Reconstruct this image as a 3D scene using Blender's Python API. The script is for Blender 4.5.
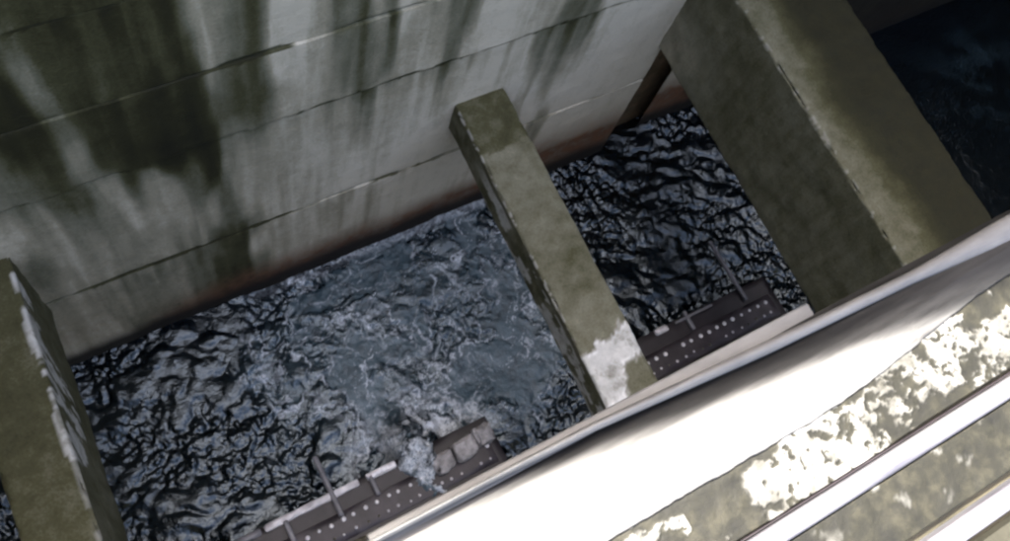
import bpy, math
import numpy as np
from mathutils import Matrix, Vector

for _o in list(bpy.data.objects):
    bpy.data.objects.remove(_o)
scene = bpy.context.scene
COL = scene.collection

# ------------------------------------------------------------------ camera
cam_data = bpy.data.cameras.new('camera')
cam = bpy.data.objects.new('camera', cam_data)
COL.objects.link(cam)
cam_data.sensor_width = 36.0
cam_data.lens = 36.0 * 900.0 / 1010.0
cam_data.clip_start = 0.02
cam_data.clip_end = 500.0
_rt = Vector((0.85924346, -0.47068327, 0.20039446))
_up = Vector((0.37768109, 0.84788361, 0.37208921))
_bk = Vector((-0.34504735, -0.24403002, 0.90630661))
cam.matrix_world = Matrix(((_rt.x, _up.x, _bk.x, 0.0),
                           (_rt.y, _up.y, _bk.y, 0.0),
                           (_rt.z, _up.z, _bk.z, 8.0),
                           (0, 0, 0, 1)))
scene.camera = cam

# ------------------------------------------------------------------ light
SUN_EL = math.radians(66.0)
world = bpy.data.worlds.new('World')
scene.world = world
world.use_nodes = True
wn = world.node_tree
wn.nodes.clear()
sky = wn.nodes.new('ShaderNodeTexSky')
sky.sky_type = 'NISHITA'
sky.sun_disc = False
sky.sun_elevation = SUN_EL
sky.sun_rotation = 0.0            # sun over the far wall (+Y)
sky.air_density = 1.0
sky.dust_density = 6.0
sky.ozone_density = 0.3
bg = wn.nodes.new('ShaderNodeBackground')
bg.inputs['Strength'].default_value = 0.09
wo = wn.nodes.new('ShaderNodeOutputWorld')
wn.links.new(sky.outputs['Color'], bg.inputs['Color'])
wn.links.new(bg.outputs['Background'], wo.inputs['Surface'])

sun_data = bpy.data.lights.new('sun', 'SUN')
sun_data.energy = 2.6
sun_data.angle = math.radians(0.53)
sun_data.color = (1.0, 0.95, 0.87)
sun = bpy.data.objects.new('sun', sun_data)
COL.objects.link(sun)
# light travels from +Y down towards -Y
sun.rotation_euler = Vector((0, -math.cos(SUN_EL), -math.sin(SUN_EL))).to_track_quat('-Z', 'Y').to_euler()
sun.location = (0, 20, 20)

scene.view_settings.view_transform = 'Standard'
scene.view_settings.look = 'None'
scene.view_settings.gamma = 1.0
scene.view_settings.use_curve_mapping = False
scene.view_settings.exposure = 3.36
scene.cycles.max_bounces = 6
scene.cycles.diffuse_bounces = 3
scene.cycles.use_denoising = True
scene.cycles.filter_width = 2.5

CTRL = '''-0.06,4.46,53 0.05,4.41,49 0.29,4.31,52 0.50,4.18,50 0.62,4.16,43 0.69,4.10,117 0.81,4.04,103 0.94,3.99,55 1.04,3.94,42 1.12,3.91,148 1.27,3.80,141
1.38,3.79,100 1.48,3.75,67 1.58,3.66,92 1.68,3.62,36 1.76,3.67,132 1.84,3.59,52 1.93,3.55,120 2.14,3.36,109 2.32,3.38,87 2.46,3.22,57 2.54,3.18,131
2.71,3.10,150 2.89,3.02,111 3.12,3.03,106 3.35,2.87,68 3.59,2.71,65 3.70,2.78,128 4.16,2.45,144 -0.14,4.21,61 -0.12,4.04,73 -0.11,3.87,112
-0.02,4.03,44 0.10,4.05,49 0.21,3.91,62 0.33,3.76,52 0.54,3.74,47 0.68,3.77,22 0.72,3.88,119 0.77,3.63,120 0.85,3.68,89 0.95,3.63,51 1.04,3.59,75
1.12,3.55,159 1.24,3.44,130 1.37,3.38,100 1.50,3.31,91 1.60,3.20,80 1.69,3.16,52 1.78,3.11,106 1.86,3.08,62 1.97,3.02,100 2.19,3.02,104 2.37,2.93,74
2.52,2.92,110 2.72,2.87,137 2.99,2.62,116 3.26,2.62,87 3.49,2.44,80 3.74,2.25,109 4.08,2.16,149 4.32,2.18,165 -0.27,3.73,26 -0.21,3.60,24
-0.10,3.63,88 -0.10,3.43,45 -0.06,3.24,107 0.05,3.54,40 0.22,3.44,54 0.42,3.32,35 0.60,3.32,30 0.68,3.27,35 0.79,3.37,68 0.89,3.16,56 1.01,3.09,59
1.11,3.14,83 1.20,2.98,115 1.34,2.90,107 1.48,2.94,88 1.59,2.62,103 1.69,2.84,60 1.70,2.43,92 1.89,2.64,108 2.20,2.40,107 2.45,2.40,102 2.70,2.39,136
3.07,2.12,125 3.37,1.73,115 3.42,2.00,96 3.67,1.56,122 4.20,1.25,145 4.47,1.43,157 -0.37,3.39,29 -0.22,3.17,42 -0.09,3.02,100 -0.07,2.85,83
0.07,3.09,39 0.25,2.97,36 0.42,2.86,22 0.61,2.86,21 0.68,2.62,50 0.81,2.60,92 0.87,2.35,106 1.01,2.46,102 1.26,2.29,109 1.58,2.08,105 1.92,1.85,102
2.30,1.60,121 2.61,1.39,130 -0.43,3.15,86 -0.34,2.90,64 -0.21,2.73,51 -0.12,2.60,55 -0.03,2.59,93 0.04,2.47,110 0.10,2.27,127 -0.04,2.23,77
0.17,2.51,44 0.25,2.38,108 0.33,2.24,109 0.41,2.02,103 0.51,2.32,67 0.66,2.43,32 0.65,1.91,109 0.73,1.93,46 0.84,2.00,106 1.02,1.69,103 1.34,1.61,100
1.70,1.25,108 2.16,1.17,120 2.60,0.85,105 -0.63,2.45,116 -0.55,2.66,75 -0.43,2.56,104 -0.42,2.09,105 -0.59,1.91,69 -0.26,2.11,83 -0.23,1.74,88
-0.03,1.72,85 0.18,1.70,88 0.47,1.63,86 0.56,1.36,57 0.68,1.35,43 0.79,1.16,27 0.90,0.95,108 1.16,0.81,88 1.53,0.91,91 1.91,0.79,88 2.24,0.41,110
2.65,0.51,104 2.98,0.47,111 -0.64,1.17,85 -0.61,0.65,86 -0.31,1.00,75 -0.03,0.80,69 0.21,0.77,79 0.43,0.87,55 0.58,0.61,33 0.79,0.51,25 0.89,0.60,57
1.16,0.42,98 1.45,0.33,95 3.66,1.06,129 4.01,0.45,148 4.30,0.65,153 4.58,0.86,133 4.61,1.36,169 3.99,1.85,136 3.53,1.14,75'''
# ------------------------------------------------------------------ noise
def _h(ix, iy, iz, s):
    h = (ix.astype(np.uint32) * np.uint32(374761393) + iy.astype(np.uint32) * np.uint32(668265263)
         + iz.astype(np.uint32) * np.uint32(2147483647) + np.uint32((s * 974711 + 77) & 0xffffffff))
    h = (h ^ (h >> np.uint32(13))) * np.uint32(1274126177)
    h = (h ^ (h >> np.uint32(16))) * np.uint32(2246822519)
    h = h ^ (h >> np.uint32(15))
    return h.astype(np.float64) / 4294967295.0

def vn(x, y, z=None, s=0):
    """smooth value noise, 0..1"""
    x = np.asarray(x, float); y = np.asarray(y, float)
    z = np.zeros_like(x) if z is None else np.asarray(z, float)
    x, y, z = np.broadcast_arrays(x, y, z)
    fx, fy, fz = np.floor(x), np.floor(y), np.floor(z)
    ix, iy, iz = fx.astype(np.int64), fy.astype(np.int64), fz.astype(np.int64)
    tx, ty, tz = x - fx, y - fy, z - fz
    tx = tx ** 3 * (tx * (6 * tx - 15) + 10); ty = ty ** 3 * (ty * (6 * ty - 15) + 10); tz = tz ** 3 * (tz * (6 * tz - 15) + 10)
    r = 0
    for dx in (0, 1):
        for dy in (0, 1):
            for dz in (0, 1):
                w = (tx if dx else 1 - tx) * (ty if dy else 1 - ty) * (tz if dz else 1 - tz)
                r = r + w * _h(ix + dx, iy + dy, iz + dz, s)
    return r

def fbm(x, y, z=None, s=0, o=4, g=0.5):
    a, t, r, f = 1.0, 0.0, 0.0, 1.0
    for k in range(o):
        r = r + a * vn(np.asarray(x) * f, np.asarray(y) * f, None if z is None else np.asarray(z) * f, s + k * 17)
        t += a; a *= g; f *= 2.03
    return r / t

def sstep(a, b, x):
    t = np.clip((np.asarray(x, float) - a) / (b - a), 0, 1)
    return t * t * (3 - 2 * t)

# ------------------------------------------------------------------ builders
def tag(o, label=None, cat=None, group=None, kind=None):
    if label: o['label'] = label
    if cat: o['category'] = cat
    if group: o['group'] = group
    if kind: o['kind'] = kind
    return o

def empty(name, loc=(0, 0, 0)):
    o = bpy.data.objects.new(name, None)
    o.empty_display_size = 0.2
    o.location = loc
    COL.objects.link(o)
    return o

def mesh_obj(name, verts, faces, mat, parent=None, attrs=None, smooth=True):
    me = bpy.data.meshes.new(name)
    verts = np.asarray(verts, np.float32); faces = np.asarray(faces, np.int32)
    n = faces.shape[1]
    me.vertices.add(len(verts)); me.vertices.foreach_set('co', verts.ravel())
    me.loops.add(faces.size); me.loops.foreach_set('vertex_index', faces.ravel())
    me.polygons.add(len(faces))
    me.polygons.foreach_set('loop_start', np.arange(0, faces.size, n, dtype=np.int32))
    me.polygons.foreach_set('loop_total', np.full(len(faces), n, dtype=np.int32))
    me.update(calc_edges=True)
    me.polygons.foreach_set('use_smooth', np.full(len(faces), smooth, dtype=bool))
    for k, v in (attrs or {}).items():
        a = me.attributes.new(k, 'FLOAT', 'POINT')
        a.data.foreach_set('value', np.asarray(v, np.float32).ravel())
    me.materials.append(mat)
    me.validate()
    o = bpy.data.objects.new(name, me)
    COL.objects.link(o)
    if parent is not None:
        o.parent = parent
        o.matrix_parent_inverse = Matrix.Translation(-Vector(parent.location))
    return o

def grid_faces(nu, nv):
    i = np.arange(nu - 1)[:, None] * nv + np.arange(nv - 1)[None, :]
    return np.stack([i, i + nv, i + nv + 1, i + 1], -1).reshape(-1, 4)

def round_box(lo, hi, r, res, disp=None):
    """closed box with rounded edges, a grid on every face; disp(p, n) may roughen it"""
    lo = np.array(lo, float); hi = np.array(hi, float)
    r = min(r, 0.49 * float((hi - lo).min()))
    def axis_pts(a):
        L = hi[a] - lo[a]
        n = max(2, int(round((L - 2 * r) / res)) + 1)
        mid = np.linspace(lo[a] + r, hi[a] - r, n)
        return np.concatenate([[lo[a], lo[a] + r * 0.3], mid, [hi[a] - r * 0.3, hi[a]]])
    P = [axis_pts(a) for a in range(3)]
    V, F, off = [], [], 0
    for a in range(3):
        b, c = (a + 1) % 3, (a + 2) % 3
        U, W = np.meshgrid(P[b], P[c], indexing='ij')
        for side in (0, 1):
            g = np.zeros(U.shape + (3,))
            g[..., a] = hi[a] if side else lo[a]
            g[..., b] = U; g[..., c] = W
            f = grid_faces(len(P[b]), len(P[c]))
            if not side: f = f[:, ::-1]
            V.append(g.reshape(-1, 3)); F.append(f + off); off += U.size
    V = np.concatenate(V); F = np.concatenate(F)
    # weld shared edge points
    key = np.round(V * 1e5).astype(np.int64)
    _, idx, inv = np.unique(key, axis=0, return_index=True, return_inverse=True)
    V = V[idx]; F = inv.reshape(-1)[F]
    inner = np.clip(V, lo + r, hi - r)
    d = V - inner
    L = np.linalg.norm(d, axis=1, keepdims=True)
    nrm = d / np.maximum(L, 1e-9)
    V = inner + nrm * r
    if disp is not None:
        V = V + disp(V, nrm)
    return V, F

def rough(amp, scale, seed):
    def f(p, n):
        h = fbm(p[:, 0] * scale, p[:, 1] * scale, p[:, 2] * scale, seed, 4) - 0.5
        edge = (np.abs(n) > 0.15).sum(1) >= 2
        chip = np.where(edge, -np.maximum(0, fbm(p[:, 0] * scale * 2, p[:, 1] * scale * 2, p[:, 2] * scale * 2, seed + 5, 4, 0.6) - 0.5) * amp * 9, 0)
        return n * (h * amp * 2 + chip)[:, None]
    return f

# ------------------------------------------------------------------ materials
def new_mat(name):
    m = bpy.data.materials.new(name)
    m.use_nodes = True
    nt = m.node_tree
    nt.nodes.clear()
    out = nt.nodes.new('ShaderNodeOutputMaterial')
    b = nt.nodes.new('ShaderNodeBsdfPrincipled')
    nt.links.new(b.outputs['BSDF'], out.inputs['Surface'])
    return m, nt, b

def nd(nt, t, **kw):
    n = nt.nodes.new(t)
    for k, v in kw.items():
        if k in n.inputs.keys(): n.inputs[k].default_value = v
        else: setattr(n, k, v)
    return n

def math_n(nt, op, a, b=None, clamp=False):
    n = nt.nodes.new('ShaderNodeMath'); n.operation = op; n.use_clamp = clamp
    for i, v in enumerate((a, b)):
        if v is None: continue
        if isinstance(v, (int, float)): n.inputs[i].default_value = v
        else: nt.links.new(v, n.inputs[i])
    return n.outputs[0]

def mix_c(nt, fac, a, b):
    n = nt.nodes.new('ShaderNodeMix'); n.data_type = 'RGBA'
    if isinstance(fac, (int, float)): n.inputs[0].default_value = fac
    else: nt.links.new(fac, n.inputs[0])
    for i, v in ((6, a), (7, b)):
        if isinstance(v, tuple): n.inputs[i].default_value = v + (1,) if len(v) == 3 else v
        else: nt.links.new(v, n.inputs[i])
    return n.outputs[2]

def ramp(nt, fac, stops, interp='LINEAR'):
    n = nt.nodes.new('ShaderNodeValToRGB')
    n.color_ramp.interpolation = interp
    while len(n.color_ramp.elements) < len(stops): n.color_ramp.elements.new(0.5)
    for e, (p, c) in zip(n.color_ramp.elements, stops):
        e.position = p; e.color = c + (1,)
    nt.links.new(fac, n.inputs[0])
    return n.outputs[0]

def attr(nt, name):
    n = nt.nodes.new('ShaderNodeAttribute'); n.attribute_name = name
    return n.outputs['Fac']

def noise(nt, scale, detail=5.0, rough_=0.6, mscale=None):
    tc = nt.nodes.new('ShaderNodeTexCoord')
    src = tc.outputs['Object']
    if mscale:
        mp = nt.nodes.new('ShaderNodeMapping'); mp.inputs['Scale'].default_value = mscale
        nt.links.new(src, mp.inputs['Vector']); src = mp.outputs[0]
    n = nt.nodes.new('ShaderNodeTexNoise')
    n.inputs['Scale'].default_value = scale; n.inputs['Detail'].default_value = detail; n.inputs['Roughness'].default_value = rough_
    nt.links.new(src, n.inputs['Vector'])
    return n.outputs['Fac']

def bump(nt, b, h, strength, dist):
    n = nt.nodes.new('ShaderNodeBump')
    n.inputs['Strength'].default_value = strength; n.inputs['Distance'].default_value = dist
    nt.links.new(h, n.inputs['Height']); nt.links.new(n.outputs[0], b.inputs['Normal'])

# stained concrete: attributes tone (0 black algae and painted bay shade .. 1 bare pale concrete), lime (white crust), rust (brown tide band)
def concrete_mat():
    m, nt, b = new_mat('stained_concrete')
    tone = attr(nt, 'tone')
    n1 = noise(nt, 9.0, 6.0, 0.65)
    n2 = noise(nt, 2.2, 5.0, 0.6, (5.0, 5.0, 0.7))
    n3 = noise(nt, 60.0, 3.0, 0.6)
    t = math_n(nt, 'ADD', tone, math_n(nt, 'MULTIPLY', math_n(nt, 'SUBTRACT', n1, 0.5), 0.22))
    t = math_n(nt, 'ADD', t, math_n(nt, 'MULTIPLY', math_n(nt, 'SUBTRACT', n2, 0.5), 0.20))
    t = math_n(nt, 'ADD', t, math_n(nt, 'MULTIPLY', math_n(nt, 'SUBTRACT', n3, 0.5), 0.20), clamp=True)
    col = ramp(nt, t, [(0.0, (0.009, 0.0082, 0.0020)), (0.22, (0.021, 0.0193, 0.0050)), (0.38, (0.053, 0.0500, 0.0205)),
                       (0.6, (0.150, 0.141, 0.096)), (0.8, (0.300, 0.266, 0.190)), (1.0, (0.53, 0.472, 0.370))])
    rust = attr(nt, 'rust')
    rr = math_n(nt, 'MULTIPLY', rust, math_n(nt, 'ADD', 0.45, n1), clamp=True)
    col = mix_c(nt, rr, col, ramp(nt, n1, [(0.3, (0.046, 0.021, 0.010)), (0.7, (0.165, 0.080, 0.042))]))
    slime_shade = attr(nt, 'slime_shade')
    col = mix_c(nt, slime_shade, col, (0.008, 0.007, 0.006))
    lime = attr(nt, 'lime')
    lime = math_n(nt, 'MULTIPLY', lime, math_n(nt, 'MULTIPLY', math_n(nt, 'SUBTRACT', noise(nt, 11.0, 6.0, 0.6), 0.22), 3.6, clamp=True), clamp=True)
    col = mix_c(nt, lime, col, ramp(nt, n1, [(0.25, (0.42, 0.41, 0.38)), (0.7, (0.74, 0.72, 0.68))]))
    nt.links.new(col, b.inputs['Base Color'])
    b.inputs['Roughness'].default_value = 0.82
    b.inputs['Specular IOR Level'].default_value = 0.3
    hh = math_n(nt, 'ADD', math_n(nt, 'MULTIPLY', n1, 0.6), math_n(nt, 'MULTIPLY', n3, 0.4))
    bump(nt, b, hh, 0.8, 0.014)
    return m
M_CONC = concrete_mat()

def simple_mat(name, c0, c1, scale, rgh, spec=0.4, metal=0.0, bump_s=0.4, bump_d=0.003, mscale=None):
    m, nt, b = new_mat(name)
    n1 = noise(nt, scale, 6.0, 0.65, mscale)
    nt.links.new(ramp(nt, n1, [(0.3, c0), (0.7, c1)]), b.inputs['Base Color'])
    b.inputs['Roughness'].default_value = rgh
    b.inputs['Specular IOR Level'].default_value = spec
    b.inputs['Metallic'].default_value = metal
    bump(nt, b, n1, bump_s, bump_d)
    return m
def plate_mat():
    m, nt, b = new_mat('worn_sun_edge_plate')
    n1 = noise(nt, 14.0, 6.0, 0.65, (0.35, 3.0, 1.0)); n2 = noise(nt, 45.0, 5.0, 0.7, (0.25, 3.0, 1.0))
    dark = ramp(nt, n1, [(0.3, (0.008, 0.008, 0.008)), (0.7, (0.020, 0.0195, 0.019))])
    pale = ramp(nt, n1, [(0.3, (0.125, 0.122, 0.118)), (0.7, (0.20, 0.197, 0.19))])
    p = math_n(nt, 'ADD', attr(nt, 'paint_sun'), 0.0, clamp=True)  # pale share also carries the painted sun patch
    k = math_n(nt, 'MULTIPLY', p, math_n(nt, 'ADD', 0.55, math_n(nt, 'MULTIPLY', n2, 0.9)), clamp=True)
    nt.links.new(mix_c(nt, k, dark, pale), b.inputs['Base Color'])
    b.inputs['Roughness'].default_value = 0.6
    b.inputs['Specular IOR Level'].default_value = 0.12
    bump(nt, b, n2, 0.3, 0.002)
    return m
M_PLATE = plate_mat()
M_WHITE = simple_mat('pale_edge_metal', (0.09, 0.09, 0.09), (0.165, 0.163, 0.16), 11.0, 0.5, 0.4, mscale=(0.5, 2.0, 1.0))
M_BAR = simple_mat('pale_rail_paint', (0.10, 0.097, 0.115), (0.20, 0.195, 0.21), 9.0, 0.4, 0.5, mscale=(0.4, 2.0, 2.0))
M_DECK = simple_mat('deck_concrete', (0.02, 0.02, 0.014), (0.06, 0.056, 0.042), 7.0, 0.85, 0.2)
M_STEEL = simple_mat('dark_wet_steel', (0.005, 0.0038, 0.0045), (0.020, 0.015, 0.018), 8.0, 0.5, 0.4)
M_STEEL2 = simple_mat('worn_purple_steel', (0.010, 0.0075, 0.009), (0.040, 0.032, 0.037), 7.0, 0.5, 0.4)
M_OLIVE = simple_mat('slimy_olive_steel', (0.03, 0.028, 0.018), (0.085, 0.075, 0.05), 5.0, 0.5, 0.4)
M_RIVET = simple_mat('pale_rivet', (0.42, 0.40, 0.42), (0.75, 0.74, 0.74), 30.0, 0.35, 0.6)  # pale rivet heads: wet highlights put into the base colour
M_STRIP = simple_mat('pale_painted_strip', (0.30, 0.28, 0.29), (0.62, 0.60, 0.60), 10.0, 0.5, 0.4)
M_BRACK = simple_mat('grey_bracket_steel', (0.07, 0.068, 0.075), (0.17, 0.165, 0.175), 12.0, 0.5, 0.4)
M_LUMP = simple_mat('pale_broken_concrete', (0.10, 0.096, 0.096), (0.42, 0.40, 0.40), 9.0, 0.85, 0.2, bump_s=0.8, bump_d=0.02)
M_DARK = simple_mat('dark_joint', (0.008, 0.008, 0.007), (0.02, 0.02, 0.016), 12.0, 0.9, 0.1)

# flaked paint: attribute paint 0/1, moss 0/1
def flaked_mat():
    m, nt, b = new_mat('flaked_white_paint')
    n1 = noise(nt, 26.0, 6.0, 0.65); n2 = noise(nt, 120.0, 4.0, 0.6); n3 = noise(nt, 7.0, 4.0, 0.6)
    bare = ramp(nt, math_n(nt, 'ADD', math_n(nt, 'MULTIPLY', n1, 0.7), math_n(nt, 'MULTIPLY', n3, 0.3)),
                [(0.3, (0.005, 0.005, 0.004)), (0.5, (0.013, 0.0125, 0.008)), (0.68, (0.036, 0.033, 0.021))])
    paint_sun = ramp(nt, math_n(nt, 'ADD', math_n(nt, 'MULTIPLY', n1, 0.55), math_n(nt, 'MULTIPLY', n3, 0.45)), [(0.36, (0.045, 0.043, 0.034)), (0.46, (0.10, 0.098, 0.088)), (0.62, (0.26, 0.26, 0.25))])
    p = attr(nt, 'paint_sun')
    nt.links.new(mix_c(nt, p, bare, paint_sun), b.inputs['Base Color'])
    b.inputs['Roughness'].default_value = 0.6
    b.inputs['Specular IOR Level'].default_value = 0.25
    bump(nt, b, math_n(nt, 'ADD', n1, math_n(nt, 'MULTIPLY', n2, 0.4)), 0.5, 0.003)
    return m
M_FLAKE = flaked_mat()

def water_mat():
    m, nt, b = new_mat('dark_water')
    foam = attr(nt, 'foam'); lace = attr(nt, 'lace')
    n1 = noise(nt, 14.0, 6.0, 0.65)
    n4 = nt.nodes.new('ShaderNodeTexNoise'); tc4 = nt.nodes.new('ShaderNodeTexCoord')
    nt.links.new(tc4.outputs['Object'], n4.inputs['Vector'])
    n4.inputs['Scale'].default_value = 4.5; n4.inputs['Detail'].default_value = 9.0; n4.inputs['Roughness'].default_value = 0.68; n4.inputs['Distortion'].default_value = 1.6
    w4 = math_n(nt, 'MULTIPLY', math_n(nt, 'SUBTRACT', n4.outputs['Fac'], 0.36, clamp=True), 4.2, clamp=True)
    f = math_n(nt, 'MULTIPLY', foam, math_n(nt, 'ADD', 0.25, math_n(nt, 'MULTIPLY', w4, 0.9)), clamp=True)
    col = mix_c(nt, f, (0.0010, 0.0024, 0.0042), (0.028, 0.050, 0.064))
    n5 = noise(nt, 38.0, 5.0, 0.75)
    l5 = math_n(nt, 'MULTIPLY', lace, math_n(nt, 'MULTIPLY', math_n(nt, 'SUBTRACT', n5, 0.34, clamp=True), 4.5, clamp=True), clamp=True)
    col = mix_c(nt, l5, col, (0.55, 0.58, 0.62))
    nt.links.new(col, b.inputs['Base Color'])
    r = math_n(nt, 'ADD', 0.02, math_n(nt, 'MULTIPLY', math_n(nt, 'ADD', foam, lace), 0.4), clamp=True)
    nt.links.new(r, b.inputs['Roughness'])
    b.inputs['IOR'].default_value = 1.55
    b.inputs['Specular IOR Level'].default_value = 0.75
    b.inputs['Specular Tint'].default_value = (0.80, 0.92, 1.0, 1)
    n2 = noise(nt, 24.0, 5.0, 0.6)
    bump(nt, b, n2, 0.7, 0.014)
    return m
M_WATER = water_mat()

# ------------------------------------------------------------------ the far wall
WY = 2.94
CT = np.array([[float(a) for a in t.split(',')] for t in CTRL.split()])

def wall_tone(x, z):
    """staining of the far wall, in metres along and up the wall"""
    x = np.asarray(x, float); z = np.asarray(z, float)
    xs = x + 0.10 * (fbm(x * 4.0, z * 0.9, None, 3, 4) - 0.5) + 0.05 * (fbm(x * 14.0, z * 2.2, None, 9, 3) - 0.5)
    zs = z + 0.30 * (fbm(x * 6.0, z * 2.0, None, 21, 4) - 0.5)
    # free streaks away from the recorded patch
    st = fbm(xs * 2.6, z * 0.25, None, 31, 4)
    base = 45 + 95 * sstep(0.33, 0.62, st) * (0.75 + 0.5 * (fbm(x * 1.2, z * 1.5, None, 40, 3) - 0.5))
    num = base * 0.02; den = np.full(x.shape, 0.02)
    for cx, cz, l in CT:
        w = np.exp(-((xs - cx) / 0.062) ** 2 - ((zs - cz) / 0.24) ** 2)
        w2 = 0.05 * np.exp(-((xs - cx) / 0.2) ** 2 - ((zs - cz) / 0.5) ** 2)
        num = num + (w + w2) * l; den = den + w + w2
    t = num / den / 140.0
    # fine drip streaks
    t = t + 0.16 * (fbm(xs * 16.0, z * 0.8, None, 51, 3) - 0.5)
    for zj in (1.335, 2.79, 3.54, 4.28):
        dz = zj - z
        t = t - 0.20 * vn(x * 1.7, x * 0, None, 58) * sstep(0.50, 0.70, fbm(x * 9.0, np.full(x.shape, zj * 3.0), None, 57, 3)) * np.where(dz > 0, np.exp(-np.abs(dz) / (0.08 + 0.5 * vn(x * 5.0, x * 0 + zj, None, 59))), 0)
    t = 0.66 + (t - 0.62) * 1.38 + 0.16 * (1 - sstep(0.6, 2.9, z))
    t = t * (1 - 0.75 * sstep(5.4, 6.0, x))          # shade of the bay beyond the broad strut, painted dark
    return np.clip(t, 0.03, 1.0)

JOINTS = [-0.9, 1.335, 2.79, 3.54, 4.28, 5.02, 5.76]

def course(parent, x0, x1, z0, z1, yf, seed, res):
    """one cast course of the wall: a front grid with worn, chipped edges turned back into the joints"""
    nx = int((x1 - x0) / res) + 1; nz = int((z1 - z0) / res) + 1
    xs = np.linspace(x0, x1, nx)
    zs = np.concatenate([[z0, z0 + 0.0005], np.concatenate([[z0 + 0.006], np.linspace(z0 + 0.012, z1 - 0.012, nz), [z1 - 0.006]]), [z1 - 0.0005, z1]])
    X, Z = np.meshgrid(xs, zs, indexing='ij')
    Y = np.full(X.shape, yf) + 0.014 * (fbm(X * 1.6, Z * 1.6, None, seed, 4) - 0.5)
    Y += 0.006 * (fbm(X * 9, Z * 9, None, seed + 3, 3) - 0.5)
    chip0 = 0.018 * sstep(0.50, 0.66, fbm(X * 3.1, np.zeros_like(X), None, seed + 11, 4))
    chip1 = 0.008 * sstep(0.52, 0.70, fbm(X * 3.1, np.ones_like(X), None, seed + 12, 4))
    d0 = Z - z0; d1 = z1 - Z
    Y += chip0 * (1 - sstep(0.0, 0.022, d0)) + chip1 * (1 - sstep(0.0, 0.02, d1))
    Y[:, 0] = yf + 0.30; Y[:, -1] = yf + 0.30
    Y[:, 1] += 0.001; Y[:, -2] += 0.001
    V = np.stack([X, Y, Z], -1).reshape(-1, 3)
    F = grid_faces(nx, len(zs))
    tone = wall_tone(X, Z)
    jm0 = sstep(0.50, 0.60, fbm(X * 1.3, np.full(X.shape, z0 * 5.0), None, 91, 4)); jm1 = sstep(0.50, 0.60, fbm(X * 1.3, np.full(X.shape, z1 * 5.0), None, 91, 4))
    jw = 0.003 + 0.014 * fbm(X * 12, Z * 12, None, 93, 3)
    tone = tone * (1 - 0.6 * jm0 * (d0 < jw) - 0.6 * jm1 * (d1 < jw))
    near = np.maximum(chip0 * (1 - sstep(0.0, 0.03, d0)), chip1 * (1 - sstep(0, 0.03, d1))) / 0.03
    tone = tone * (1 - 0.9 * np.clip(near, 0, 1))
    wob = 0.16 * (fbm(X * 2.3, Z * 0.5, None, 77, 4) - 0.5)
    rust = 1.0 * (1 - sstep(0.25, 0.72, Z + wob)) * sstep(0.2, 1.2, X + 0.6) + 0.75 * (1 - sstep(0.45, 1.15, Z + wob)) * sstep(3.0, 3.6, X) + 0.25 * (1 - sstep(0.3, 0.9, Z + wob)) * sstep(0.45, 0.65, fbm(X * 1.7, Z * 1.7, None, 83, 3))
    slime_shade = 0.97 * (1 - sstep(0.10, 0.36, Z + wob * 0.8))
    rust = rust * (1 - 0.9 * sstep(5.5, 6.0, X)); slime_shade = np.maximum(slime_shade, 0.8 * sstep(5.6, 6.2, X))  # shade of the right bay painted on as black
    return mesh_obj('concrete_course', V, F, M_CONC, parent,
                    dict(tone=tone, rust=np.clip(rust, 0, 1), slime_shade=slime_shade, lime=np.zeros_like(tone)))

wall = empty('concrete_wall', (2.0, WY, -0.9))
tag(wall, 'tall concrete wall with dark algae streaks rising from the water on the far side', 'wall')
SLOT0, SLOT1 = 4.66, 5.20
for k in range(len(JOINTS) - 1):
    z0, z1 = JOINTS[k] + 0.0015, JOINTS[k + 1] - 0.0015
    rr = 0.02 if z0 < 4.3 else 0.05
    off = 0.006 * math.sin(k * 2.3)
    if z1 < 3.6:
        course(wall, -3.2, SLOT0, z0, z1, WY + off, 100 + k, rr)
        course(wall, SLOT1, 11.7, z0, z1, WY + 0.11 + off, 200 + k, 0.03)
    else:
        course(wall, -3.2, 11.7, z0, z1, WY + off, 100 + k, rr)
    course(wall, -5.0, -3.204, z0, z1, WY + off, 300 + k, 0.08)
# core behind the courses, with the unseen upper wall, its climbing top shaped to cast the shade line
def prism_x(name, prof_fn, xs, mat, parent, tone=None):
    """closed solid swept along x; prof_fn(x) gives the (y,z) outline"""
    V = []; n = len(prof_fn(xs[0]))
    for x in xs: V += [(x, y, z) for y, z in prof_fn(x)]
    F = []
    for i in range(len(xs) - 1):
        for j in range(n):
            a, b_ = i * n + j, i * n + (j + 1) % n
            F.append((a, b_, b_ + n, a + n))
    V = np.array(V)
    o = mesh_obj(name, V, np.array(F), mat, parent, tone(V) if tone else None, smooth=False)
    import bmesh
    bm = bmesh.new(); bm.from_mesh(o.data)
    bmesh.ops.holes_fill(bm, edges=[e for e in bm.edges if e.is_boundary], sides=0)
    bmesh.ops.recalc_face_normals(bm, faces=bm.faces)
    bm.to_mesh(o.data); bm.free()
    return o
def flat_attr(t):
    return lambda V: dict(tone=np.full(len(V), t), rust=np.zeros(len(V)), slime_shade=np.zeros(len(V)), lime=np.zeros(len(V)))
WALL_TOP = lambda x: 6.5 + (WY - SHADE_Y0) * math.tan(SUN_EL) + 0.103 * math.tan(SUN_EL) * (min(max(x, -4.0), 6.0) - 0.35)
SHADE_Y0 = 0.075
prism_x('wall_core', lambda x: [(WY + 0.22, -0.9), (WY + 1.0, -0.9), (WY + 1.0, 5.9), (WY + 0.22, 5.9)], [-5.2, 12.0], M_CONC, wall, lambda V: dict(tone=np.full(len(V), 0.45), rust=np.full(len(V), 0.6), slime_shade=np.zeros(len(V)), lime=np.zeros(len(V))))
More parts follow.
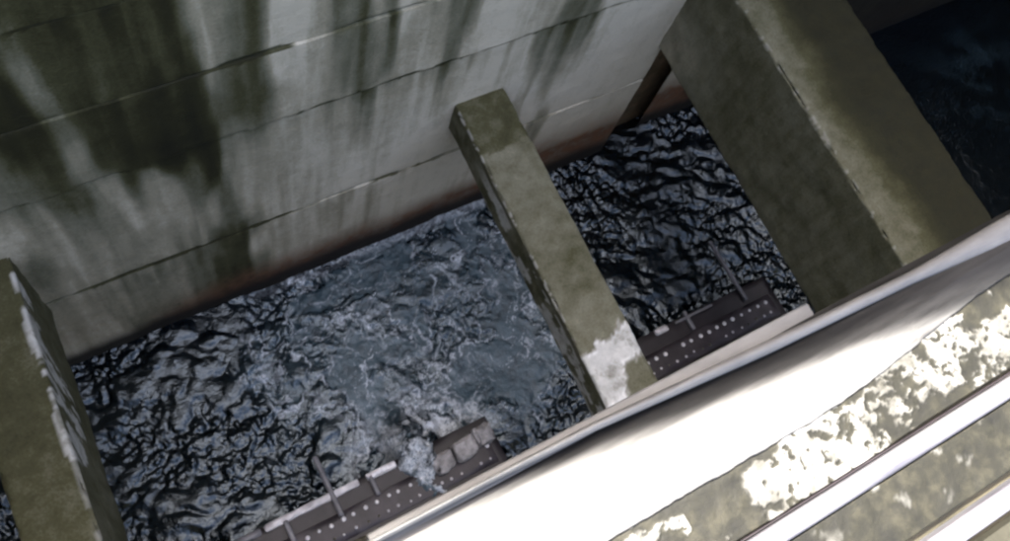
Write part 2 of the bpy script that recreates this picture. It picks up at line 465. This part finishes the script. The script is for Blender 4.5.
prism_x('upper_wall', lambda x: [(WY, 5.764), (WY + 0.9, 5.764), (WY + 0.9, WALL_TOP(x)), (WY, WALL_TOP(x))],
        [-5.2, -4.0, 0.0, 3.0, 6.0, 12.0], M_CONC, wall, flat_attr(0.22))  # dark tone keeps the water's reflections black

# added unseen wall beyond the right bay, keeps sky reflections off its water
ew = prism_x('added_shade_wall', lambda x: [(-4.0, -0.9), (WY + 1.0, -0.9), (WY + 1.0, 13.0), (-4.0, 13.0)], [11.6, 12.4], M_CONC, None, flat_attr(0.25))
tag(ew, 'added unseen dark wall at the far right that keeps sky reflections off the water', 'wall')
ew2 = prism_x('added_shade_wall', lambda x: [(-4.0, -0.9), (WY + 1.0, -0.9), (WY + 1.0, 13.0), (-4.0, 13.0)], [-5.6, -4.8], M_CONC, None, flat_attr(0.22))  # added unseen wall, blocks sky from the left water
tag(ew2, 'added unseen dark wall beyond the leftmost strut that keeps sky reflections off the water', 'wall')

# ------------------------------------------------------------------ struts across the chamber
SKEW = 0.05
def strut(name, label, x0, x1, zb, zt, yend, fn, seed, group='concrete struts across the water'):
    root = empty(name, ((x0 + x1) / 2, yend, zb))
    tag(root, label, 'beam', group)
    V, F = round_box((x0, yend, zb), (x1, WY + 0.12, zt), 0.016, 0.020, rough(0.013, 5.0, seed))
    a = fn(V, x0, x1, zb, zt)
    a.setdefault('rust', np.zeros(len(V))); a.setdefault('slime_shade', np.zeros(len(V))); a.setdefault('lime', np.zeros(len(V)))
    V = V.copy(); V[:, 0] += SKEW * (V[:, 1] - WY)
    mesh_obj('strut_body', V, F, M_CONC, root, a)
    return root

def blotch(V, s, sc=2.0):
    return fbm(V[:, 0] * sc, V[:, 1] * sc, V[:, 2] * sc, s, 4) - 0.5

def in_poly(px, py, poly):
    r = np.zeros(px.shape, bool); j = len(poly) - 1
    for i in range(len(poly)):
        xi, yi = poly[i]; xj, yj = poly[j]
        c = ((yi > py) != (yj > py)) & (px < (xj - xi) * (py - yi) / (yj - yi + 1e-12) + xi)
        r ^= c; j = i
    return r

def cen_fn(V, x0, x1, zb, zt):
    u = (V[:, 0] - x0) / (x1 - x0); y = V[:, 1]; top = V[:, 2] > zt - 0.03; side = V[:, 0] < x0 + 0.03
    b1 = blotch(V, 5, 2.2); b2 = blotch(V, 8, 9.0)
    t = 0.52 + 0.24 * b1 + 0.16 * b2
    t = np.where(y + 0.10 * b2 > 2.48, 0.38 + 0.2 * b2, t)
    t = np.where(side & ~top, 0.44 + 0.35 * b2, t)
    w1 = 0.09 * (fbm(u * 6, y * 6, None, 12, 4) - 0.5); w2 = 0.14 * (fbm(u * 9, y * 9, None, 13, 4) - 0.5)
    # lime crust on the near end, ragged both ways
    yu = 0.76 + 0.10 * u + w1 * 2.2
    yl = 0.36 + 0.25 * sstep(0.35, 0.7, u + w2) + w2 * 0.6
    lime = ((y < yu) & (y > yl) & top).astype(float)
    rim = ((np.abs(y - yu) < 0.018 + 0.02 * b2) | (np.abs(y - yl) < 0.03 + 0.05 * b2)) & top & (y < yu + 0.02)
    lime = lime * 0.72 + 0.28 * rim
    edge = (u < 0.035) & (V[:, 2] > zt - 0.03) & (fbm(y * 30, V[:, 2] * 30, None, 15, 3) > 0.55)
    lime = np.maximum(lime, edge * 0.35)
    fl = side & (V[:, 2] < zt - 0.09) & (fbm(y * 5, V[:, 2] * 9, None, 16, 4) > 0.43 + 0.06 * (y - 0.8))
    lime = np.maximum(lime, fl * 0.55 * sstep(2.5, 2.0, y) if False else fl * 0.5 * (1 - sstep(2.1, 2.6, y)))
    return dict(tone=np.clip(t, 0.1, 1), lime=np.clip(lime, 0, 1))

def left_fn(V, x0, x1, zb, zt):
    u = (V[:, 0] - x0) / (x1 - x0); y = V[:, 1]; top = V[:, 2] > zt - 0.03; side = V[:, 0] > x1 - 0.03
    b1 = blotch(V, 25, 2.0); b2 = blotch(V, 28, 9.0)
    t = np.where(top, 0.38, 0.42) + 0.2 * b1 + 0.12 * b2 - 0.06 * sstep(2.0, 2.8, y)
    h = (zt - V[:, 2])
    # white runs of lime down the face from the worn upper arris
    reach = 0.55 * np.exp(-((y - 2.0) / 0.38) ** 2) + 0.12
    runs = fbm((y + 0.35 * h) * 15.0, h * 3.0, None, 33, 4)
    lime = side & (h < reach + 0.5 * (runs - 0.5)) & (runs > 0.47) & (y > 1.55) & (y < 2.85)
    ar = (u > 0.9) & top & (fbm(u * 8, y * 5, None, 35, 4) > 0.52) & (y > 1.6)
    l = np.maximum(lime * 0.55, ar * 0.38)
    l = np.maximum(l, ((u > 0.93) & top & (fbm(y * 6, y * 0, None, 36, 3) > 0.5)) * 0.22)
    return dict(tone=np.clip(t, 0.1, 1), lime=l)

def right_fn(V, x0, x1, zb, zt):
    u = (V[:, 0] - x0) / (x1 - x0); y = V[:, 1]; top = V[:, 2] > zt - 0.03; side = V[:, 0] < x0 + 0.03
    b1 = blotch(V, 45, 1.3); b2 = blotch(V, 48, 7.0)
    t = np.where(top, 0.52 - 0.50 * sstep(0.05, 0.62, u + 0.40 * b1), 0.48 + 0.22 * sstep(2.0, 2.8, y) * sstep(0.2, 1.0, zt - V[:, 2]))  # top painted darker to the right, into the bay's shade
    t = t + 0.16 * b1 + 0.12 * b2
    edge = (u < 0.03) & (V[:, 2] > zt - 0.03) & (fbm(y * 26, V[:, 2] * 30, None, 55, 3) > 0.60)
    return dict(tone=np.clip(t, 0.1, 1), lime=edge * 0.18)

strut('concrete_strut', 'narrow olive concrete strut in the middle with a white crust at its near end', 2.53, 2.97, 1.79, 2.14, -4.02, cen_fn, 61)
strut('concrete_strut', 'leftmost concrete strut with white lime runs along its right upper edge', -1.10, -0.70, 1.15, 2.24, -4.02, left_fn, 62)
strut('concrete_strut', 'broad deep brown concrete strut at right with a pale flat top', 4.60, 5.50, 1.86, 3.00, -4.02, right_fn, 63)

# ------------------------------------------------------------------ water
def sea(X, Y, choppy, seed):
    u = X + 0.9 * (vn(X * 0.8, Y * 0.8, None, seed) * 2 - 1); v = Y + 0.9 * (vn(X * 0.8 + 31, Y * 0.8, None, seed + 1) * 2 - 1)
    r = 1
    for q in (u, v):
        a = 1 - np.sqrt(np.sin(q) ** 2 + 0.03) * 0.985; b = np.sqrt(np.cos(q) ** 2 + 0.03) * 0.985
        r = r * (a * (1 - a) + b * a)
    return np.clip(1 - r ** 0.65, 0, 1) ** choppy

def waves(X, Y):
    """choppy water: crossing trains of peaked waves at five sizes, lulls between them"""
    wx = X + 0.20 * (fbm(X * 2.0, Y * 2.0, None, 401, 3) - 0.5); wy = Y + 0.20 * (fbm(X * 2.0, Y * 2.0, None, 402, 3) - 0.5)
    chop = 0.12 + 1.55 * sstep(0.36, 0.66, fbm(X * 2.1, Y * 2.1, None, 421, 4))
    h = 0.07 * (fbm(X * 1.4, Y * 1.4, None, 420, 2) - 0.5)
    k, amp, ch, ang = 9.0, 0.034, 1.6, 0.5
    for n in range(5):
        c, s_ = math.cos(ang), math.sin(ang)
        px, py = (wx * c - wy * s_) * k, (wx * s_ + wy * c) * k * 1.25
        h = h - amp * (0.5 * sea(px + n * 5.1, py, ch, 410 + n * 3) + 0.5 * sea(px * 0.93 - py * 0.36 + 9.0, py * 0.93 + px * 0.36, ch, 430 + n * 3)) * (1 if n == 0 else chop)
        k *= 1.8; amp *= 0.54; ch = ch * 0.75 + 0.3; ang += 1.1
    return h

def foam_field(X, Y):
    wx = X + 1.0 * (fbm(X * 1.3, Y * 1.3, None, 431, 5, 0.6) - 0.5); wy = Y + 1.0 * (fbm(X * 1.3, Y * 1.3, None, 432, 5, 0.6) - 0.5)
    d = np.hypot((wx - 2.05) / 1.5, (wy - 2.05) / 1.2)
    cl = fbm(wx * 2.2, wy * 2.2, None, 440, 6, 0.62)
    f = (1 - sstep(0.55, 1.3, d)) * (0.50 + 0.9 * sstep(0.38, 0.58, cl))
    d2 = np.hypot((wx - 1.75) / 0.75, (wy - 1.0) / 0.35)
    f = np.maximum(f, (1 - sstep(0.2, 1.25, d2)) * (0.45 + 0.8 * sstep(0.38, 0.6, cl)))
    return np.clip(f, 0, 1), d, wx, wy

def water_sheet(x0, x1, y0, y1, res):
    nx = int((x1 - x0) / res) + 1; ny = int((y1 - y0) / res) + 1
    X, Y = np.meshgrid(np.linspace(x0, x1, nx), np.linspace(y0, y1, ny), indexing='ij')
    f, d, wx, wy = foam_field(X, Y)
    quiet = sstep(5.7, 6.8, X)
    Z = (waves(X, Y) + 0.05) * (1 - 0.72 * sstep(0.1, 0.9, f)) * (1 - 0.88 * quiet) - 0.04
    # boil rings, curls of lace foam
    lx = wx + 0.25 * (fbm(X * 5, Y * 5, None, 451, 3) - 0.5); ly = wy + 0.25 * (fbm(X * 5, Y * 5, None, 452, 3) - 0.5)
    l1 = np.abs(fbm(lx * 2.4, ly * 2.4, None, 455, 3) - 0.5); l2 = np.abs(fbm(lx * 5.2, ly * 5.2, None, 456, 3) - 0.5)
    lace = np.maximum((1 - sstep(0.002, 0.030, l1)) * 1.0, (1 - sstep(0.002, 0.034, l2)) * 0.75) * sstep(0.15, 0.6, f + 0.15)
    lace *= 0.35 + 0.65 * sstep(0.40, 0.6, fbm(X * 8, Y * 8, None, 458, 3))
    # churned water heaped against the girder
    hump = np.exp(-(((X - 1.42 + 0.25 * (fbm(X * 6, Y * 6, None, 467, 4) - 0.5)) / 0.21) ** 2) ** 1.5 - (((Y - 0.80) / 0.42) ** 2) ** 1.5)
    Z += hump * (0.335 + 0.16 * (fbm(X * 14, Y * 14, None, 461, 5, 0.65) - 0.5)) + 0.10 * np.exp(-((X - 1.8) / 0.5) ** 2 - ((Y - 1.05) / 0.2) ** 2) * fbm(X * 7, Y * 7, None, 463, 4)
    st = fbm(lx * 4.5, ly * 4.5, None, 470, 4)
    spl = np.exp(-((X - 1.70) / 0.55) ** 2 - ((Y - 1.12) / 0.32) ** 2)
    lace = np.maximum(lace, 1.5 * spl * sstep(0.40, 0.60, st))
    f = np.maximum(f, np.clip(hump * 1.3, 0, 1) * (0.25 + 0.9 * sstep(0.4, 0.65, st)))
    lace = np.maximum(lace, np.clip(hump * 1.2, 0, 1) * sstep(0.46, 0.60, fbm(lx * 9, ly * 9, None, 473, 5, 0.65)) * 0.9)
    edge = (1 - sstep(0.02, 0.12, WY - Y)) * sstep(0.2, 0.6, f + 0.2) * 0.35
    lace = np.maximum(lace, edge)
    blue = 0.4 * np.exp(-((X - 9.9) / 0.8) ** 2 - ((Y - 2.0) / 0.6) ** 2) * sstep(0.4, 0.65, fbm(X * 5, Y * 5, None, 480, 4))
    f = np.maximum(f, blue)
    return X, Y, Z, f, lace

WV, WF, WA, off = [], [], [[], []], 0
for x0, x1, y0, y1, res in ((-1.8, 6.4, 0.2, 3.3, 0.0115), (6.4, 12.0, 0.2, 3.3, 0.03), (-5.2, -1.8, 0.2, 3.3, 0.04), (-5.2, 12.0, -4.1, 0.2, 0.06)):
    X, Y, Z, f, lace = water_sheet(x0, x1, y0, y1, res)
    WV.append(np.stack([X, Y, Z], -1).reshape(-1, 3)); WF.append(grid_faces(*X.shape) + off); off += X.size
    WA[0].append(f.ravel()); WA[1].append(lace.ravel())
w = mesh_obj('water', np.concatenate(WV), np.concatenate(WF), M_WATER, None, dict(foam=np.concatenate(WA[0]), lace=np.concatenate(WA[1])))
tag(w, 'dark choppy water with a pale churned boil between the concrete struts', kind='structure')
# opposite side of the chamber, unseen, its height set to bounce sunlight in
ow = prism_x('concrete_wall', lambda x: [(-4.0, -0.9), (-4.0, 5.0), (-4.9, 5.0), (-4.9, -0.9)], [-5.2, 12.0], M_CONC, None, flat_attr(0.32))
tag(ow, 'unseen lower concrete wall behind the walkway, its height set for bounced sunlight', 'wall')

# ------------------------------------------------------------------ riveted girder along the near side
GZ = 0.24
def part_box(name, lo, hi, mat, parent, r=0.006, res=0.12, disp=None):
    V, F = round_box(lo, hi, r, res, disp)
    return mesh_obj(name, V, F, mat, parent)
gird = empty('riveted_girder', (0.8, 0.5, GZ)); gird2 = empty('riveted_girder', (4.0, 0.5, GZ))
tag(gird, 'dark riveted steel girder awash beside the churned water at bottom left', 'girder', 'riveted girders at the near side of the water')
tag(gird2, 'dark riveted steel girder between the middle strut and the broad right strut', 'girder', 'riveted girders at the near side of the water')
for g, xa, xb, sd in ((gird, -0.45, 2.12, 501), (gird2, 3.42, 5.38, 541)):
    part_box('base_plate', (xa, 0.0, GZ - 0.03), (xb, 0.945, GZ), M_STEEL, g, 0.008, 0.06, rough(0.006, 3.0, sd))
    part_box('web_plate', (xa, 0.90, GZ - 0.55), (xb, 0.935, GZ - 0.03), M_STEEL, g, 0.008, 0.1)
    part_box('web_plate', (xa, 0.02, GZ - 0.55), (xb, 0.055, GZ - 0.03), M_STEEL, g, 0.008, 0.1)
    part_box('cover_plate', (xa + 0.05, 0.535, GZ), (xb - 0.08, 0.765, GZ + 0.014), M_STEEL2, g, 0.005, 0.06, rough(0.004, 4.0, sd + 2))
    part_box('angle_leg', (xa + 0.03, 0.36, GZ), (xb - 0.06, 0.50, GZ + 0.05), M_OLIVE, g, 0.01, 0.06, rough(0.010, 4.0, sd + 3))
    part_box('angle_leg', (xa + 0.03, 0.06, GZ), (xb - 0.06, 0.20, GZ + 0.05), M_OLIVE, g, 0.01, 0.06, rough(0.010, 4.0, sd + 4))
# rivets: one dome mesh shared
def dome(r, h, seg=10, rings=3):
    V = []; F = []
    for i in range(rings):
        a = math.pi / 2 * i / rings
        for k in range(seg):
            t = 2 * math.pi * k / seg
            V.append((r * math.cos(a) * math.cos(t), r * math.cos(a) * math.sin(t), h * math.sin(a)))
    V.append((0, 0, h))
    for i in range(rings - 1):
        for k in range(seg):
            F.append((i * seg + k, i * seg + (k + 1) % seg, (i + 1) * seg + (k + 1) % seg, (i + 1) * seg + k))
    top = len(V) - 1
    for k in range(seg):
        F.append(((rings - 1) * seg + k, (rings - 1) * seg + (k + 1) % seg, top, top))
    return V, F
V, F = dome(0.020, 0.016)
rmesh = bpy.data.meshes.new('rivet')
rmesh.from_pydata(V, [], [tuple(dict.fromkeys(q)) for q in F]); rmesh.materials.append(M_RIVET)
rmesh.polygons.foreach_set('use_smooth', [True] * len(rmesh.polygons)); rmesh.update()
V, F = dome(0.014, 0.011)
rmesh2 = bpy.data.meshes.new('rivet')
rmesh2.from_pydata(V, [], [tuple(dict.fromkeys(q)) for q in F]); rmesh2.materials.append(M_STRIP)
rmesh2.polygons.foreach_set('use_smooth', [True] * len(rmesh2.polygons)); rmesh2.update()
rmesh3 = rmesh2.copy(); rmesh3.materials[0] = M_OLIVE
rng = np.random.default_rng(7)
for row, (ry, me, st) in enumerate(((0.700, rmesh, 0.104), (0.588, rmesh2, 0.098))):
    xk = -0.30 + 0.03 * row
    while xk < 5.27:
        g = gird if xk < 2.0 else gird2
        if rng.random() > 0.08 and not 2.0 < xk < 3.5:
            o = bpy.data.objects.new('rivet', me if rng.random() > (0.05, 0.3)[row] else rmesh3); COL.objects.link(o)
            o.parent = g; o.matrix_parent_inverse = Matrix.Translation(-Vector(g.location))
            o.location = (xk + rng.normal(0, 0.008), ry + rng.normal(0, 0.004), GZ + 0.0135)
            sc = 0.72 + 0.42 * rng.random(); o.scale = (sc, sc, sc)
        xk += st
# pale edge strips along the outer edge
for xa, xb, hh, mt in ((-0.30, 0.02, 0.03, M_BRACK), (0.05, 0.88, 0.045, M_STRIP), (0.95, 1.22, 0.06, M_RIVET), (3.98, 4.12, 0.05, M_STRIP)):
    part_box('edge_strip', (xa, 0.885, GZ), (xb, 0.945, GZ + hh), mt, gird if xa < 2.4 else gird2, 0.012, 0.04, rough(0.006, 9.0, int(510 + xa * 10)))
# bars and stubs reaching out over the water
for xa, ya, yb, wd, zz in ((0.64, 0.72, 1.27, 0.045, 0.02), (5.03, 0.80, 1.50, 0.035, 0.02), (0.22, 0.70, 0.90, 0.045, 0.05), (0.98, 0.74, 0.92, 0.04, 0.05), (4.35, 0.78, 0.98, 0.04, 0.05)):
    part_box('bracket', (xa - wd / 2, ya, GZ + zz * 0.4), (xa + wd / 2, yb, GZ + zz * 0.4 + 0.045), M_BRACK, gird if xa < 2.4 else gird2, 0.01, 0.05, rough(0.004, 9.0, int(520 + xa * 7)))
part_box('tie_bar', (4.20, 0.90, GZ + 0.05), (4.65, 0.925, GZ + 0.075), M_BRACK, gird2, 0.006, 0.05)
part_box('edge_strip', (1.80, 0.40, GZ + 0.05), (2.10, 0.47, GZ + 0.085), M_RIVET, gird, 0.012, 0.03, rough(0.006, 9.0, 533))

# broken lumps of concrete lying on the girder
for i, (lx, ly, sx, sy, sz, lab) in enumerate((
        (1.59, 0.74, 0.095, 0.085, 0.08, 'pale broken concrete lump nearest the churned water, on the riveted girder'),
        (1.80, 0.76, 0.105, 0.09, 0.095, 'middle of the three pale concrete lumps on the riveted girder'),
        (2.005, 0.79, 0.085, 0.085, 0.085, 'pale concrete lump nearest the middle strut, on the riveted girder'))):
    V, F = round_box((lx - sx, ly - sy, GZ + 0.004), (lx + sx, ly + sy, GZ + 1.6 * sz), 0.03, 0.018, rough(0.03, 9.0, 540 + i))
    o = mesh_obj('concrete_lump', V, F, M_LUMP)
    tag(o, lab, 'rubble', 'broken concrete lumps on the girder')

# ------------------------------------------------------------------ near quay edge
QZ = 6.5
quay = empty('walkway', (1.0, -0.6, QZ - 0.4))
tag(quay, 'sunlit walkway edge of blown-out pale metal and flaking painted strips in the lower right corner', 'walkway')
prism_x('deck_beam', lambda x: [(0.03, QZ - 0.42), (0.03, QZ - 0.09), (-0.44, QZ - 0.09), (-0.44, QZ - 0.42)], [-5.2, 12.0], M_CONC, quay, flat_attr(0.45))

def strip_sheet(name, x0, x1, prof, res, mat, fn=None, warp=0.0, seed=0):
    """long strip: prof is the (y,z) section from front to back; fn may add relief and attributes"""
    nx = int((x1 - x0) / res) + 1
    xs = np.linspace(x0, x1, nx)
    P = np.array(prof, float)
    d = np.concatenate([[0], np.cumsum(np.hypot(*np.diff(P, axis=0).T))])
    n = max(len(P), int(d[-1] / res) + 1)
    s = np.unique(np.concatenate([np.linspace(0, d[-1], n), d]))
    py = np.interp(s, d, P[:, 0]); pz = np.interp(s, d, P[:, 1])
    X, Yg = np.meshgrid(xs, py, indexing='ij'); _, Zg = np.meshgrid(xs, pz, indexing='ij')
    a = None
    if fn is not None: X, Yg, Zg, a = fn(X, Yg.copy(), Zg.copy())
    if warp: Yg = Yg + warp * (fbm(X * 3.0, Yg * 0, None, seed, 4) - 0.5)
    return mesh_obj(name, np.stack([X, Yg, Zg], -1).reshape(-1, 3), grid_faces(X.shape[0], X.shape[1])[:, ::-1], mat, quay, a)

def half_round(y0, y1, zb, h, n=9):
    c = (y0 + y1) / 2; r = (y1 - y0) / 2
    return [(c + r * math.cos(t), zb + h * math.sin(t)) for t in np.linspace(0, math.pi, n)]

XA, XB = -2.5, 4.5
# rolled white lip at the brink
def lip_fn(X, Y, Z):
    lo = np.interp(X, [-3, 0.35, 0.58, 0.96, 1.34, 1.61, 2.2], [0.078, 0.078, 0.072, 0.047, 0.033, 0.013, 0.0])
    hi = np.interp(X, [-3, 0.58, 1.1, 1.35, 1.66, 5], [0.09, 0.088, 0.066, 0.058, 0.066, 0.066])
    Y = lo + (Y - 0.046) / 0.042 * (hi - lo)
    return X, Y, Z + 0.002 * (fbm(X * 20, Y * 40, None, 601, 3) - 0.5), None
strip_sheet('edge_lip', XA, XB, [(0.084, QZ - 0.10)] + half_round(0.046, 0.088, QZ - 0.012, 0.014), 0.006, M_WHITE, lip_fn)
# cover plate behind the lip: bare dark metal at the front, worn pale paint behind; the sun patch's slanted edge and rightward fade are put into the colour
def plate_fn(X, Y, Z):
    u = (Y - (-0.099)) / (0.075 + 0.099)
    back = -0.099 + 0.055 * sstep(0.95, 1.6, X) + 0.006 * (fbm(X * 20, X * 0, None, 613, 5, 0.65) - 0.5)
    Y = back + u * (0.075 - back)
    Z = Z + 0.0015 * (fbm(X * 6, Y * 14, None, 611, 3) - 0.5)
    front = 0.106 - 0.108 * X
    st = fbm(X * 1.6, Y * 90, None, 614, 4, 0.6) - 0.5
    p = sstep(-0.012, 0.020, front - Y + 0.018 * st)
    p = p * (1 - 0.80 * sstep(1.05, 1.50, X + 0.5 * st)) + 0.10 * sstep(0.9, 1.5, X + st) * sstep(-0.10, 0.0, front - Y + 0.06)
    return X, Y, Z, dict(paint_sun=np.clip(p, 0, 1))
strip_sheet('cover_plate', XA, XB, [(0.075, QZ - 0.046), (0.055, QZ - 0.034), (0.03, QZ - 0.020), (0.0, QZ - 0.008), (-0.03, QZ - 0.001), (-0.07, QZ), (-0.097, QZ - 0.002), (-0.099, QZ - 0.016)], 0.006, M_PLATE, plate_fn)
# short white plate bolted just under the lip
part_box('edge_plate', (0.15, 0.03, QZ - 0.075), (1.125, 0.101, QZ - 0.045), M_WHITE, quay, 0.004, 0.04)
strip_sheet('joint_bed', XA, XB, [(0.03, QZ - 0.048), (-0.44, QZ - 0.048)], 0.05, M_OLIVE)

# strip with flaking white paint
BX = np.array([-3, 0.3, 0.5, 0.62, 0.72, 0.82, 0.95, 1.08, 1.2, 1.32, 1.5, 1.8, 5.0]); BV = np.array([0.0, 0.05, 0.06, -0.06, -0.10, 0.02, 0.15, 0.16, 0.10, 0.03, 0.06, 0.0, 0.0])
def flake_fn(X, Y, Z):
    wx = X + 0.02 * (fbm(X * 30, Y * 30, None, 621, 3) - 0.5); wy = Y + 0.02 * (fbm(X * 30, Y * 30, None, 622, 3) - 0.5)
    q = fbm(wx * 11, wy * 15, None, 631, 6, 0.62) + np.interp(X, BX, BV)
    q -= 0.12 * (1 - sstep(0.0, 0.018, -0.100 + 0.075 * sstep(0.95, 1.5, X) - Y)) + 0.05 * (1 - sstep(0.0, 0.02, Y + 0.212))
    q -= 0.3 * sstep(-0.045, -0.025, Y)
    p = sstep(0.50, 0.56, q) * (1 - sstep(0.64, 0.68, fbm(wx * 60, wy * 60, None, 635, 3)))
    Z = Z + 0.0022 * p + 0.0016 * (fbm(X * 40, Y * 40, None, 641, 3) - 0.5) + 0.0015 * sstep(0.0, 0.02, np.abs(q - 0.54) * -1 + 0.02)
    return X, Y, Z, dict(paint_sun=p)
strip_sheet('paint_strip', 0.1, 2.4, [(-0.018, QZ - 0.03), (-0.02, QZ - 0.014), (-0.105, QZ - 0.010), (-0.204, QZ - 0.010), (-0.2055, QZ - 0.022)], 0.0028, M_FLAKE, flake_fn, 0.007, 640)
strip_sheet('paint_strip', XA, 0.0985, [(-0.018, QZ - 0.03), (-0.02, QZ - 0.014), (-0.105, QZ - 0.010), (-0.204, QZ - 0.010), (-0.2055, QZ - 0.022)], 0.01, M_FLAKE, flake_fn, 0.007, 640)
strip_sheet('paint_strip', 2.4015, XB, [(-0.018, QZ - 0.03), (-0.02, QZ - 0.014), (-0.105, QZ - 0.010), (-0.204, QZ - 0.010), (-0.2055, QZ - 0.022)], 0.01, M_FLAKE, flake_fn, 0.007, 640)
# thin steel edging and rounded pale rail
strip_sheet('steel_edging', XA, XB, half_round(-0.2125, -0.2085, QZ - 0.014, 0.008, 5), 0.02, M_STEEL2)
strip_sheet('guide_rail', XA, XB, [(-0.2145, QZ - 0.02)] + half_round(-0.2510, -0.2150, QZ - 0.008, 0.014) + [(-0.2515, QZ - 0.02)], 0.012, M_BAR)
# mossy strip
def moss_fn(X, Y, Z):
    return X, Y, Z + 0.004 * (fbm(X * 22, Y * 22, None, 651, 4) - 0.5), dict(paint_sun=sstep(0.70, 0.73, fbm(X * 24, Y * 24, None, 655, 4)) * 0.4)
strip_sheet('mossy_strip', XA, XB, [(-0.2535, QZ - 0.03), (-0.2545, QZ - 0.014), (-0.360, QZ - 0.014), (-0.362, QZ - 0.03)], 0.006, M_FLAKE, moss_fn, 0.003, 652)
strip_sheet('guide_rail', XA, XB, [(-0.377, QZ - 0.04), (-0.378, QZ - 0.008), (-0.381, QZ - 0.005), (-0.412, QZ - 0.005), (-0.415, QZ - 0.008), (-0.416, QZ - 0.04)], 0.012, M_BAR)
prism_x('deck_slab', lambda x: [(-0.432, QZ - 0.35), (-0.432, QZ - 0.012), (-1.15, QZ - 0.012), (-1.15, QZ - 0.35)], [-4.7, -2.0, 4.0, 11.5], M_DECK, quay)
